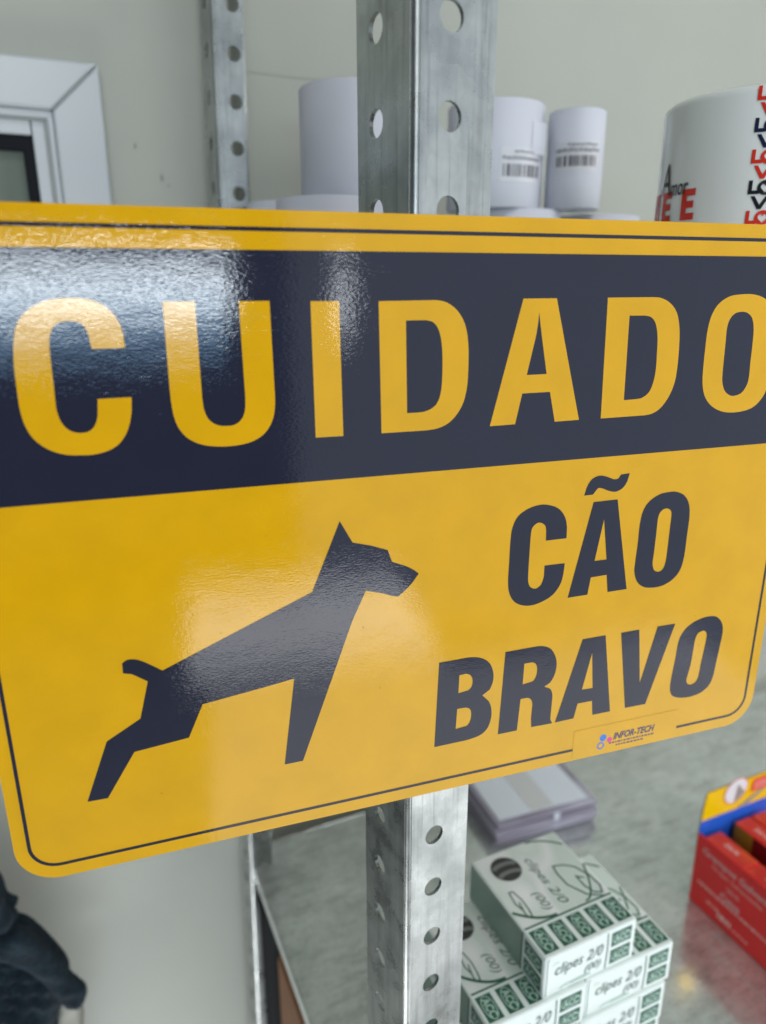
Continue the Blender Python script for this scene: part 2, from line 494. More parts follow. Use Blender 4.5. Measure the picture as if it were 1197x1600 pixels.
# outlines of the printed letters and the dog on the sign, millimetres in the plate's own frame; (x, y, 1) = smooth knot
GLYPHS = {
 'C1': [[(-83.61,54.91),(-75.01,54.98),(-75.15,58.57,1),(-76.12,62.43,1),(-78.46,65.61,1),(-81.51,67.43,1),(-85.42,68.24,1),(-89.38,68.23,1),(-93.36,67.68,1),(-97.05,66.09,1),(-99.86,63.81,1),(-101.67,60.98,1),(-102.7,57.09,1),(-103.14,54.19,1),(-103.49,50,1),(-103.61,44.04,1),(-103.59,39.28,1),(-102.83,34.62,1),(-101.11,30.94,1),(-98.03,28.02,1),(-94.12,26.28,1),(-89.99,25.75,1),(-85.75,25.76,1),(-81.33,26.98,1),(-78.26,29.43,1),(-76.14,33.24,1),(-75,37.76,1),(-74.68,41.38),(-83.69,41.27),(-83.94,38.23,1),(-84.38,35.77,1),(-85.43,33.57,1),(-87.13,32.3,1),(-89.67,32.1,1),(-92.05,33.06,1),(-93.65,35.18,1),(-94.41,37.9,1),(-94.53,40.56,1),(-94.41,45.36,1),(-94.34,50.1,1),(-94.22,54.78,1),(-93.8,58.13,1),(-92.92,60.4,1),(-91.14,61.95,1),(-88.51,62.36,1),(-86.16,61.99,1),(-84.7,60.67,1),(-84.03,58.33,1)]],
 'U': [[(-64.01,67.17),(-55.29,67.19),(-55.31,40.46,1),(-55,36.7,1),(-53.83,33.8,1),(-51.63,32.1,1),(-49.09,31.61,1),(-46.24,31.92,1),(-44.25,33.49,1),(-43.15,36.07,1),(-42.84,39.86,1),(-43.15,67.14),(-34.35,67.16),(-34.08,43.27,1),(-34.06,38.49,1),(-34.6,34.16,1),(-36.14,30.59,1),(-38.81,27.81,1),(-42.77,26.1,1),(-47.59,25.5,1),(-52.31,25.68,1),(-56.44,26.54,1),(-59.98,28.46,1),(-62.26,31.22,1),(-63.53,34.82,1),(-64.03,39.49,1),(-64.13,44.53,1)]],
 'I': [[(-22.27,66.98),(-13.61,66.96),(-13.07,26.3),(-21.93,26.36)]],
 'D1': [[(-1.23,66.82),(14.66,66.99,1),(18.4,66.91,1),(21.67,66.02,1),(24.73,63.82,1),(27.04,60.61,1),(28.39,56.63,1),(29.03,51.36,1),(29.14,44.74,1),(28.87,39.59,1),(27.71,34.68,1),(25.43,30.85,1),(22.36,28.11,1),(18.7,26.74,1),(14.77,26.35,1),(-0.45,26.36)],[(7.58,61.06),(13.95,61.06,1),(16.38,60.53,1),(18.14,58.8,1),(19.36,55.59,1),(19.95,51.11,1),(20.12,46.08,1),(19.97,40.49,1),(19.17,36.4,1),(17.43,33.9,1),(14.67,32.64,1),(11.9,32.32,1),(8.17,32.32)]],
 'A1': [[(47.87,67.25),(60.13,67.27),(72.03,26.54),(62.41,26.42),(59.82,36.79),(49.25,36.73),(47.13,26.43),(37.71,26.34)],[(53.9,62.98),(54.37,60.44),(55.29,55.82),(58.09,42.83),(50.56,42.8),(53.31,55.86),(53.75,59.94)]],
 'D2': [[(79.64,67.35),(97.63,67.4,1),(101.3,67.06,1),(105.2,65.32,1),(108.35,62.06,1),(110.17,56.86,1),(110.9,50.76,1),(111.18,43.45,1),(110.72,37.77,1),(108.94,32.95,1),(105.98,29.04,1),(102.76,27.17,1),(99.38,26.6,1),(80.89,26.49)],[(88.9,61.4),(95.1,61.37,1),(97.81,60.75,1),(99.95,58.56,1),(101.24,54.3,1),(101.75,48.79,1),(102.01,42.65,1),(101.49,38.15,1),(100.07,34.8,1),(97.57,33.03,1),(95.24,32.63,1),(89.81,32.49)]],
 'O1': [[(135.98,68.16,1),(130.39,67.47,1),(125.87,64.88,1),(123.38,60.78,1),(122.45,55.52,1),(122.46,48.77,1),(122.68,41.91,1),(123.28,36.67,1),(124.79,32.5,1),(127.73,29.1,1),(131.78,26.8,1),(136.43,25.64,1),(142.08,25.58,1),(147.23,26.59,1),(150.64,28.86,1),(153.04,32.4,1),(153.92,37.79,1),(153.82,44.95,1),(153.07,53.75,1),(151.66,60.11,1),(149.05,64.67,1),(145.65,66.94,1),(141.05,68.08,1)],[(136.34,62.11,1),(133.56,61.47,1),(131.74,59.55,1),(130.98,56.47,1),(131.19,51.38,1),(131.43,45.65,1),(131.77,39.25,1),(132.41,36.29,1),(133.98,33.56,1),(136.46,32.01,1),(138.74,31.79,1),(141.59,32.62,1),(143.43,34.93,1),(144.19,38.17,1),(143.86,44.09,1),(143.68,49.92,1),(143.21,55.68,1),(141.88,59.68,1),(139.32,61.68,1)]],
 'C2': [[(70.7,-17.05),(70.58,-12.95,1),(69.47,-8.91,1),(66.87,-5.61,1),(63.09,-3.77,1),(58.9,-3.17,1),(54.17,-4.17,1),(50.25,-6.63,1),(48.3,-10.57,1),(47.77,-15.64,1),(47.69,-24.11,1),(47.63,-30.73,1),(48.3,-35.53,1),(50.39,-39.22,1),(53.68,-41.27,1),(57.64,-41.98,1),(61.89,-41.21,1),(66.44,-39.09,1),(69.43,-35.35,1),(70.54,-31.04,1),(70.78,-26.85),(62.3,-26.73),(62.37,-30.66,1),(61.39,-34.06,1),(59.35,-35.42,1),(57.17,-34.71,1),(55.97,-32.52,1),(55.71,-28.45,1),(55.73,-21.14,1),(55.83,-13.96,1),(56.35,-11.43,1),(57.99,-9.99,1),(59.72,-9.98,1),(61.41,-11.19,1),(62.05,-13.34,1),(62.17,-17.02)]],
 'A2': [[(81.03,-4.26),(91.29,-4.18),(99.35,-41.12),(90.75,-41.15),(89.63,-33.93),(82.62,-34.06),(81.77,-41.03),(73.2,-41.09)],[(86.19,-11.28),(88.9,-27.58),(83.64,-27.55)]],
 'tilde': [[(76.8,-1.4),(77.48,1.3,1),(79.34,4.34,1),(82.46,5.54,1),(85.78,4.89,1),(88.97,3.65,1),(90.99,4,1),(91.74,5.23),(95.48,5.44),(94.72,2.39,1),(92.91,-0.06,1),(90.07,-1.11,1),(87.07,-0.52,1),(84.02,0.72,1),(82.21,0.75,1),(80.46,-1.35)]],
 'O2': [[(115.41,-3.39,1),(110.04,-3.91,1),(105.71,-6.19,1),(103.23,-9.65,1),(102.34,-14.98,1),(102.32,-22.53,1),(102.07,-30.18,1),(102.18,-34.43,1),(103.84,-38.57,1),(106.92,-41.15,1),(111.04,-42.14,1),(115.86,-42,1),(120.48,-40.06,1),(123.66,-36.47,1),(124.9,-30.84,1),(124.98,-22.99,1),(125.01,-13.88,1),(123.96,-8.94,1),(121.64,-5.65,1),(118.64,-4.02,1)],[(113.56,-9.85,1),(111.34,-10.79,1),(110.35,-13.42,1),(110.33,-19.27,1),(110.3,-26.95,1),(110.22,-31.89,1),(111.3,-34.74,1),(113.42,-35.73,1),(115.31,-34.82,1),(116.29,-31.94,1),(116.47,-25.56,1),(116.46,-17.85,1),(116.46,-12.67,1),(115.63,-10.67,1)]],
 'B': [[(21.31,-59.33),(29.84,-59.23,1),(34.3,-59.33,1),(38.29,-60.42,1),(41.53,-62.89,1),(43.26,-66.69,1),(43.45,-70.84,1),(42.05,-74.42,1),(39.23,-76.26),(41.97,-79.18,1),(43.31,-83.07,1),(43.23,-87.62,1),(41.63,-91.58,1),(38.49,-93.68,1),(33.84,-94.51,1),(20.1,-94.66)],[(29.49,-65.93),(32.01,-65.81,1),(34.01,-66.75,1),(34.94,-68.96,1),(34.64,-71.54,1),(33.1,-73.01,1),(29.32,-73.46)],[(29.02,-80.07),(31.91,-80.05,1),(34.06,-80.9,1),(34.88,-82.87,1),(34.59,-86.13,1),(33.05,-88.23,1),(28.64,-88.63)]],
 'R': [[(48.1,-59.57),(58.81,-59.46,1),(63.29,-59.62,1),(67.01,-61.13,1),(69.36,-64.2,1),(70.59,-68.3,1),(70.03,-73.04,1),(68.13,-76.34,1),(65.77,-77.6),(68.31,-78.82,1),(69.63,-81.53,1),(69.72,-85.27,1),(69.59,-90.26,1),(69.68,-93.11,1),(70.57,-94.88),(61.21,-94.68),(60.85,-90.97,1),(61,-86.64,1),(61,-83.86,1),(59.95,-81.81,1),(58.09,-81.01,1),(55.68,-81.09),(54.85,-94.84),(46.65,-94.83)],[(56.38,-65.91),(59.23,-65.88,1),(61.26,-66.77,1),(62.15,-69.2,1),(61.76,-72.43,1),(60.37,-74.28,1),(56.2,-74.83)]],
 'A3': [[(81.44,-59.73),(91.8,-59.67),(97.45,-94.91),(89.14,-94.88),(88.33,-88.26),(81.65,-88.19),(80.27,-94.68),(71.82,-94.83)],[(86.36,-66.42),(88.06,-82.38),(83.06,-82.18)]],
 'V': [[(98.98,-59.78),(107.45,-59.73),(110.61,-84.4),(116.26,-59.71),(124.78,-59.8),(114.56,-94.93),(104.67,-94.79)]],
 'O3': [[(142.79,-59.19,1),(137.57,-59.47,1),(132.31,-61.47,1),(128.98,-64.71,1),(127.5,-68.88,1),(127.1,-75.82,1),(126.42,-83.44,1),(126.23,-88.64,1),(126.91,-92.06,1),(128.97,-94.25,1),(133.07,-95.59,1),(138.13,-95.9,1),(143.04,-94.83,1),(146.63,-92.15,1),(148.17,-88.08,1),(148.82,-80.9,1),(149.47,-73.81,1),(149.85,-67.41,1),(148.82,-63.41,1),(146.17,-60.33,1)],[(139.53,-65.32,1),(137.18,-66.02,1),(135.99,-68.37,1),(135.74,-72.8,1),(135.39,-79.85,1),(134.46,-85.57,1),(134.3,-87.84,1),(135.39,-89.5,1),(137.25,-89.99,1),(139.27,-89.1,1),(140.33,-86.65,1),(140.77,-80.15,1),(141.46,-73.12,1),(141.72,-68.03,1),(141.07,-66.14,1)]],
 'dog': [[(-14.82,-1.63),(-10.6,-9.45),(-4.18,-11.29,1),(1.66,-13.58),(3.14,-17.93),(7.88,-19.99,1),(11.17,-21.98,1),(12.93,-23.46),(10.61,-26.55,1),(6.22,-30.42,1),(4.16,-30.75,1),(-0.77,-28.87,1),(-6.19,-27.22),(-8.82,-32.76,1),(-11.16,-37.77),(-13.63,-44.51),(-30.07,-89.04),(-36.58,-89.05),(-31.91,-55.99),(-40.65,-57.19),(-62.57,-59.82),(-67.83,-71.35),(-85.14,-72.93),(-94.86,-88.31),(-101.1,-88.14),(-92.98,-67.28),(-82.16,-61.19),(-78.7,-48.31),(-80.65,-46.85,1),(-83.33,-44.89,1),(-85.73,-44.23),(-85.62,-40.71),(-84.24,-39.84,1),(-81.43,-40.11,1),(-78.24,-42.01,1),(-73.93,-45.34),(-43.63,-32.89),(-24.73,-25.23)]],
}


def ribbon(pts, wd, closed=False):
    """mitred line of constant width -> verts, faces"""
    n = len(pts)
    vs = []
    for i, (x, y) in enumerate(pts):
        a = pts[i - 1] if (i > 0 or closed) else None
        b = pts[(i + 1) % n] if (i < n - 1 or closed) else None
        d = []
        for p, q in ((a, (x, y)), ((x, y), b)):
            if p is None or q is None:
                continue
            l = math.dist(p, q) or 1e-9
            d.append(((q[0] - p[0]) / l, (q[1] - p[1]) / l))
        tx, ty = sum(t[0] for t in d), sum(t[1] for t in d)
        l = math.hypot(tx, ty) or 1
        nx, ny = -ty / l, tx / l
        k = wd / 2 / max(.35, abs(nx * -d[0][1] + ny * d[0][0]))
        vs += [(x + nx * k, y + ny * k), (x - nx * k, y - ny * k)]
    fs = []
    for i in range(n if closed else n - 1):
        j = (i + 1) % n
        fs.append((2 * i, 2 * i + 1, 2 * j + 1, 2 * j))
    return vs, fs


# ================================================================== the setting
WY = 0.535                                    # wall plane


def struct(o):
    o['kind'] = 'structure'
    return o


# wall with an opening for the window (left of X = 0.019, between two heights)
WX0, WX1, WZ0, WZ1 = -1.6, 2.6, -1.3, 1.3
OX0, OX1, OZ0, OZ1 = -0.62, 0.030, -0.27, 0.116
vs, fs = flat([rect(WX0, WX1, WZ0, WZ1), rect(OX0, OX1, OZ0, OZ1)])
n = len(vs)
V = [(x, 0, z) for x, z in vs] + [(x, .12, z) for x, z in vs]
F = [(a, b, c) for a, b, c in fs] + [(c + n, b + n, a + n) for a, b, c in fs]
for k in range(4):
    a, b = 4 + k, 4 + (k + 1) % 4
    F.append((a, a + n, b + n, b))
wall = struct(link('wall', mesh('wall', V, F), WALL, loc=(0, WY, H0)))
tag(wall, 'pale grey green painted wall behind the shelving')
dent = M('wall_scuff', srgb(138, 141, 134), .7).m
sh = Sheet(plane((0, -.0006, 0), (1, 0, 0), (0, 0, 1)))
random.seed(4)
for (x, z, r) in ((.079, .070, .0011), (.064, .088, .0008), (.083, .0655, .0006)):
    lo = [(x + r * (1 + .5 * random.random()) * cos(a * pi / 5) * .8, z + r * 1.5 * (1 + .4 * random.random()) * sin(a * pi / 5)) for a in range(10)]
    sh.poly(lo)
sh.build('scuff_mark', dent, wall)
sh = Sheet(plane((0, -.0004, 0), (1, 0, 0), (0, 0, 1)))
sh.add(ribbon([(.128, .138), (.17, .1375), (.24, .139), (.30, .1383)], .0005))
sh.build('hairline_crack', M('wall_crack', srgb(160, 163, 154), .7).m, wall)
fl_ = struct(box('floor', (-1.6, -3.2, -1.36), (2.6, WY + .1, -1.30), FLOOR, None))
fl_.location = (0, 0, H0)
tag(fl_, 'pale tiled shop floor')

# ================================================================== window on the wall
win = thing('window', 'white framed window with black gasket at the upper left on the wall', 'window', (-.30, WY, -.30))
wx, wz = .30, .30                              # from wall coordinates to the window's own


def wpoly(name, loops, y0, y1, mat, parent, bev=0.0):
    """prism from loops in wall coordinates (x, z), front at y0, back at y1"""
    vs, fs = flat(loops)
    n = len(vs)
    V = [(x + wx, y0, z + wz) for x, z in vs] + [(x + wx, y1, z + wz) for x, z in vs]
    F = list(fs) + [(c + n, b + n, a + n) for a, b, c in fs]
    base = 0
    for l in loops:
        m_ = len(l)
        for k in range(m_):
            a, b = base + k, base + (k + 1) % m_
            F.append((a, b, b + n, a + n))
        base += m_
    bm = bmesh.new()
    bm.from_mesh(mesh('t', V, F))
    bmesh.ops.recalc_face_normals(bm, faces=bm.faces)
    if bev:
        es = [e for e in bm.edges if len(e.link_faces) == 2 and e.calc_face_angle() > .6]
        bmesh.ops.bevel(bm, geom=es, offset=bev, segments=2, affect='EDGES', profile=.5)
    return link(name, from_bm(name, bm), mat, parent)


fr = bpy.data.objects.new('frame', None)
COL.objects.link(fr)
fr.parent = win
L_, R_, B_, T_ = -.648, .0455, -.300, .1300
l_, r_, b_, t_ = -.620, .0170, -.272, .1030
g = .0003
# four mitred casing boards
wpoly('casing_board', [[(L_ + g, T_), (l_ + g, t_), (r_ - g, t_), (R_ - g, T_)]], -.012, .03, PVC, fr, .0016)
wpoly('casing_board', [[(R_, T_ - g), (r_, t_ - g), (r_, b_ + g), (R_, B_ + g)]], -.012, .03, PVC, fr, .0016)
wpoly('casing_board', [[(R_ - g, B_), (r_ - g, b_), (l_ + g, b_), (L_ + g, B_)]], -.012, .03, PVC, fr, .0016)
wpoly('casing_board', [[(L_, B_ + g), (l_, b_ + g), (l_, t_ - g), (L_, T_ - g)]], -.012, .03, PVC, fr, .0016)
wpoly('mitre_joint', [[(r_ - .0005, t_), (r_, t_ - .0005), (R_ - .006, T_ - .0065), (R_ - .0065, T_ - .006)]], -.0122, -.0115, JOINT, fr)
# stepped inner lip and the sash
wpoly('frame_lip', [rect(l_, r_, b_, t_), rect(l_ + .0045, r_ - .0035, b_ + .004, t_ - .0042)], -.008, .03, PVC, fr, .0008)
wpoly('frame_seal', [rect(l_, r_ - .0004, b_, t_ - .0004), rect(l_ + .005, r_ - .0052, b_ + .004, t_ - .0056)], -.0055, .03, JOINT, fr)
wpoly('sash_stile', [rect(.0042, .0120, b_ + .006, .0985)], -.0035, .03, PVC, win, .001)
wpoly('sash_rail', [rect(l_ + .006, .0038, .0895, .0985)], -.0035, .03, PVC, win, .001)
wpoly('sash_rail', [rect(l_ + .006, .0038, b_ + .006, b_ + .016)], -.0035, .03, PVC, win, .001)
wpoly('gasket', [rect(l_ + .004, .0046, b_ + .01, .0900), rect(l_ + .012, -.0022, b_ + .02, .0810)], -.0012, .03, BLACKRUB, win, .0006)
wpoly('pane', [rect(l_ + .010, -.0010, b_ + .016, .0820)], .004, .010, GLASS, win)

# ================================================================== the shelving unit


def hole_strip(wd, hx, z0, pitch, nh, r, t, x_start, zlo, zhi, nseg=20):
    """sheet along +x from x_start to wd, outer face at y = 0, inner at y = t, punched holes"""
    V, F = [], []

    def quad_wall(a, b):
        # a, b in (x, z): wall between outer and inner sheet
        i = len(V)
        V.extend([(a[0], 0, a[1]), (b[0], 0, b[1]), (b[0], t, b[1]), (a[0], t, a[1])])
        F.append((i, i + 1, i + 2, i + 3))
    zs = [zhi] + [z0 - pitch * (k + .5) for k in range(-1, nh)] + [zlo]
    zs = sorted({round(z, 6) for z in zs if zlo <= z <= zhi}, reverse=True)
    hz = [z0 - pitch * k for k in range(nh)]
    for za, zb in zip(zs, zs[1:]):
        loops = [[(x_start, zb), (wd, zb), (wd, za), (x_start, za)]]
        hh = [z for z in hz if zb + r < z < za - r]
        for z in hh:
            loops.append(ring(hx, z, r, nseg))
        vs, fs = flat(loops)
        for y, flip in ((0, False), (t, True)):
            i = len(V)
            V.extend([(x, y, z) for x, z in vs])
            F.extend([tuple(i + k for k in (f if not flip else f[::-1])) for f in fs])
        for z in hh:
            rg = ring(hx, z, r, nseg)
            for k in range(nseg):
                quad_wall(rg[(k + 1) % nseg], rg[k])
    quad_wall((wd, zlo), (wd, zhi))
    return V, F


def angle_post(name, a, b, ah, bh, zr, zl, pitch, nh, r, t, zlo, zhi, parent, fold_r=.0021):
    V, F = hole_strip(a, ah, zr, pitch, nh, r, t, fold_r, zlo, zhi)
    V2, F2 = hole_strip(b, bh, zl, pitch, nh, r, t, fold_r, zlo, zhi)
    i = len(V)
    V += [(y, x, z) for x, y, z in V2]          # mirrored onto the other leg
    F += [tuple(k + i for k in f[::-1]) for f in F2]
    n = 8
    for rr, flip in ((fold_r, False), (fold_r - t, True)):
        i = len(V)
        for k in range(n + 1):
            an = 1.5 * pi - k * pi / 2 / n
            for z in (zlo, zhi):
                V.append((fold_r + rr * cos(an), fold_r + rr * sin(an), z))
        for k in range(n):
            f = (i + 2 * k, i + 2 * k + 1, i + 2 * k + 3, i + 2 * k + 2)
            F.append(f if flip else f[::-1])
    me = mesh(name, V, F)
    bm = bmesh.new()
    bm.from_mesh(me)
    bmesh.ops.remove_doubles(bm, verts=bm.verts, dist=1e-6)
    bm.to_mesh(me)
    bm.free()
    for p in me.polygons:
        c = p.center
        p.use_smooth = c.x < fold_r * 1.01 and c.y < fold_r * 1.01
    return link(name, me, POST, parent)


UX, UY, UZ = .099, .2145, -1.30
unit = thing('shelving_unit', 'galvanized steel shelving unit with perforated angle posts and grey shelves', 'shelving unit', (UX, UY, UZ))
K = 1.016
fp = angle_post('post', .0289 * K, .0325 * K, .0127 * K, .0210 * K, (.0733 + .0254) * K - UZ, (.0737 + .0254) * K - UZ, .0254 * K, 40,
                .00425, .0015, .02, .30 - UZ, unit)
fp.location = (.1013 * K - UX, .2060 * K - UY, 0)
fp.rotation_euler = (0, 0, radians(7.0))
tag(fp, 'front perforated angle post that carries the warning sign')
rp = angle_post('post', .0176, .031, .0128, .0150, .1330 + 4 * .0254 - UZ, .1330 + 4 * .0254 + .004 - UZ, .0254, 44, .0042, .0015, .02, .30 - UZ, unit)
rp.location = (.1014 - UX + .0018 + 1.30 * -.0185, .4815 - UY, 0)
rp.rotation_euler = (0, radians(1.06), 0)
tag(rp, 'rear perforated angle post against the wall')
bm = bmesh.new()
box_bm(bm, (.0174, .0000, .02), (.0188, .0300, .30 - UZ), .0005)
box_bm(bm, (.0192, .0262, .02), (.0262, .0275, .30 - UZ), .0004)
rf = link('return_flange', from_bm('return_flange', bm), POST, rp)


def shelf(z, lip, x1=1.05, label=None):
    """sheet steel tray with folded edges; top face at height z"""
    y0, y1 = .2150 - UY, .5055 - UY
    x0, x1 = 0.0, x1 - UX
    z = z - UZ
    bm = bmesh.new()
    box_bm(bm, (x0, y0, z - .0012), (x1, y1, z), .0004, 1)
    o = link('shelf', from_bm('shelf', bm), SHELF, unit)
    for nm, lo, hi in (('side_flange', (x0 - .0012, y0 + .03, z - lip), (x0 - .0002, y1 - .002, z + .0006)),
                       ('front_flange', (x0 + .035, y0 - .0012, z - lip), (x1, y0 - .0002, z + .0004)),
                       ('back_flange', (x0 + .022, y1 + .0002, z - lip), (x1, y1 + .0012, z + .0004))):
        box(nm, lo, hi, SHELF, o, .0004, 1)
    if label:
        tag(o, label)
    return o


ZU, ZL, ZB = -.0145, -.453, -.86
shelf(ZU, .030, label='upper shelf with paper rolls and mug')
shelf(ZL, .011, label='mottled lower shelf with boxes of clips')
shelf(ZB, .030, label='lowest shelf')

# ================================================================== the warning sign
# own frame: x to the right along the plate, y up, z out of the printed face; millimetres in GLYPHS
sg = bpy.data.objects.new('warning_sign', None)
COL.objects.link(sg)
sg.matrix_world = Matrix(((0.995120, 0, -0.098675, 0.092819),
                          (-0.098675, 0, -0.995120, 0.208944),
                          (0, 1, 0, -0.070447 + H0),
                          (0, 0, 0, 1)))
tag(sg, 'glossy yellow and navy sign reading CUIDADO CÃO BRAVO on the front post', 'sign')
PL, PR, PB, PT, TH = -.1246, .1724, -.1149, .0916, .0010
out = rrect(PL, PR, PB, PT, .0135, 12)
vs, fs = flat([out])
n = len(vs)
V = [(x, y, 0) for x, y in vs] + [(x, y, -TH) for x, y in vs]
F = list(fs) + [(c + n, b + n, a + n) for a, b, c in fs] + [(k, k + n, (k + 1) % n + n, (k + 1) % n) for k in range(n)]
link('plate', mesh('plate', V, F), YEL, sg)


def print_on(name, loops, mat, h, parent=sg):
    vs, fs = flat(loops)
    return link(name, mesh(name, [(x, y, h) for x, y in vs], fs), mat, parent)


LY = .00008
wl = .0011
print_on('border_line', [rrect(-.12065, .16825, -.1103, .08705, .0092, 10), rrect(-.12065 + wl, .16825 - wl, -.1103 + wl, .08705 - wl, .0092 - wl, 10)], NAVY, LY)
print_on('header_band', [rect(-.1165, .1645, .01239, .08096)], NAVY, LY)
GNAME = dict(I='letter', dog='dog_silhouette', tilde='tilde')
for key, loops in GLYPHS.items():
    ll = [[(x / 1000, y / 1000) for x, y in smooth_loop(l)] for l in loops]
    white_on_band = key in ('C1', 'U', 'I', 'D1', 'A1', 'D2', 'O1')
    o = print_on(GNAME.get(key, 'letter'), ll, YEL if white_on_band else NAVY, LY * 1.5 if white_on_band else LY)
    if key == 'dog':
        tag(o, 'navy silhouette of a lunging dog')
# small handling marks on the laminate
random.seed(31)
for k in range(22):
    cx, cy = (random.gauss(.143, .007), random.gauss(-.078, .008)) if k < 14 else (random.uniform(-.09, .06), random.uniform(-.10, .0))
    r = random.uniform(.00018, .00048)
    print_on('smudge', [[(cx + r * random.uniform(.6, 1.4) * cos(a * pi / 4), cy + r * random.uniform(.5, 1.1) * sin(a * pi / 4)) for a in range(8)]], SMUDGE, LY * .5)
# maker's sticker over the border line
stk = print_on('sticker', [rrect(.0812, .1322, -.1140, -.1010, .0004, 2)], STICK, LY * 1.25)
for nm, c, r, mt in (('logo_dot', (.0954, -.1070), .00165, BLUE), ('logo_dot', (.0986, -.1085), .00125, PINK)):
    print_on(nm, [ring(c[0], c[1], r, 20)], mt, LY * 1.6, stk)
print_on('logo_ring', [ring(.0945, -.1106, .0017, 20), ring(.0945, -.1106, .0011, 20)], BLUE, LY * 1.9, stk)
t2 = Sheet(lambda a, b: Vector((a, b, LY * 2.2)))
t2.add(text2d('INFOR-TECH', .0030, .0205, .3, .03), (.1003, -.1088))
t2.build('logo_name', LOGO, stk)
t2 = Sheet(lambda a, b: Vector((a, b, LY * 1.6)))
random.seed(9)
for row, (x0, x1, y) in enumerate(((.0985, .1195, -.1106), (.1020, .1150, -.1121))):
    x = x0
    while x < x1:
        wd = random.uniform(.0006, .0017)
        t2.poly(rect(x, x + wd, y, y + .0007))
        x += wd + .0004
t2.build('logo_small_print', LOGO, stk)

# ================================================================== thermal paper rolls on the upper shelf


def roll(x, y, z, r, h, label, rz=0.0, lab=None, flap=None):
    t = thing('paper_roll', label, 'paper roll', (x, y, z), 'white paper rolls on the upper shelf', rz)
    c = .006
    prof = [(r - .0006, 0), (r, .0006), (r + .0001, h * .3), (r, h - .0006), (r - .0008, h)]
    vs, fs = lathe(prof, 64)
    link('paper', mesh('paper', vs, fs), PAPER, t, smooth=True)
    for zz in (0.0, h):
        rr = [ring(0, 0, r - .0007, 48), ring(0, 0, c, 24)]
        v2, f2 = flat(rr)
        link('roll_end', mesh('roll_end', [(a, b, zz) for a, b in v2], [f if zz else f[::-1] for f in f2]), PEND, t)
    vs, fs = lathe([(c, 0), (c, h), (c - .001, h), (c - .001, 0), (c, 0)], 24)
    link('core', mesh('core', vs, fs), LABELP, t)
    if lab:
        ph, zc, wd, hh = lab
        cyl = lambda e: (lambda a, b: Vector(((r + e) * cos(ph + a / r), (r + e) * sin(ph + a / r), zc + b)))
        s = Sheet(cyl(.0003))
        for k in range(12):
            s.poly(rect(-wd / 2 + wd * k / 12, -wd / 2 + wd * (k + 1) / 12, -hh / 2, hh / 2))
        lb = s.build('label', LABELP, t)
        s = Sheet(cyl(.0005))
        random.seed(int(x * 1e4))
        a = -wd * .44
        while a < wd * .42:
            bw = random.choice((.0005, .0008, .0012, .0018))
            s.poly(rect(a, a + bw, -hh * .34, hh * .02))
            a += bw + random.choice((.0006, .0009, .0014))
        s.build('barcode', INK, lb)
        s = Sheet(cyl(.0005))
        for row, (q, hgt) in enumerate(((.13, .0019), (.33, .0013))):
            a = -wd * (.46 if row == 0 else .2)
            while a < wd * .46:
                bw = random.uniform(.0008, .0026)
                dz = random.uniform(0, .0005)
                s.poly(rect(a, a + bw, hh * q + dz, hh * q + hgt + dz))
                a += bw + .0005
        s.build('label_text', FAINTINK, lb)
    if flap:
        ph, z0, z1, wd = flap
        V, F = [], []
        for k in range(7):
            a = ph + wd * k / 6 / r
            e = r + .0004 + .0022 * (k / 6) ** 2
            for zz in (z0, z1):
                V.append((e * cos(a), e * sin(a), zz))
        for k in range(6):
            F.append((2 * k, 2 * k + 2, 2 * k + 3, 2 * k + 1))
        link('loose_flap', mesh('loose_flap', V, F), PAPER, t, smooth=True)
    return t


RR = .0305
zb = ZU
roll(.1490, .4005, zb, .031, .0600, 'short visible white roll under the tall roll left of the front post')
roll(.1485, .4640, zb, .031, .0640, 'white roll low at the back beside the rear post')
roll(.1712, .4250, zb + .0602, RR, .0600, 'white paper roll stacked left of the front post, without a label')
roll(.2845, .4300, zb, RR, .0615, 'white paper roll low behind the sign, under the labelled rolls')
roll(.3492, .4300, zb, RR, .0605, 'white paper roll low behind the sign, rightmost of the bottom row')
roll(.2700, .4320, zb + .0617, .0300, .0596, 'wide labelled paper roll just right of the front post',
     0, (radians(272), .0235, .0290, .0190), (radians(284), .0300, .0480, .012))
roll(.3120, .4060, zb + .0617, .0172, .0555, 'narrow labelled paper roll, right of the wide labelled roll',
     0, (radians(237), .0290, .0285, .0165))

# ================================================================== the mug
MR, MH = .041, .0930
mug = thing('mug', 'white ceramic mug printed with Amor and red and black LOVE lettering', 'mug', (.3045, .2641, ZU))
pr = [(0, .003), (.028, .003), (.030, 0), (.0335, 0), (.0362, .0012), (.0392, .0035), (.0405, .0065), (MR, .011), (MR, .05), (MR, MH - .0035),
      (MR - .0005, MH - .0012), (MR - .0018, MH), (MR - .0032, MH - .0008), (MR - .0038, MH - .003), (MR - .0038, .05), (MR - .0042, .012), (MR - .009, .007), (0, .0065)]
vs, fs = lathe(pr, 96)
link('body', mesh('body', vs, fs), MUG, mug, smooth=True)
V, F = [], []
NS, NC = 24, 12
for i in range(NS + 1):
    a = -pi / 2 + pi * i / NS
    c = Vector((MR - .002 + .030 * cos(a), 0, MH * .5 + .031 * sin(a)))
    nx = Vector((cos(a), 0, sin(a)))
    for k in range(NC):
        b = 2 * pi * k / NC
        V.append(c + nx * (.0042 * cos(b)) + Vector((0, 1, 0)) * (.0068 * sin(b)))
for i in range(NS):
    for k in range(NC):
        F.append((i * NC + k, i * NC + (k + 1) % NC, (i + 1) * NC + (k + 1) % NC, (i + 1) * NC + k))
hd = link('handle', mesh('handle', V, F), MUG, mug, smooth=True)
hd.rotation_euler = (0, 0, radians(20))


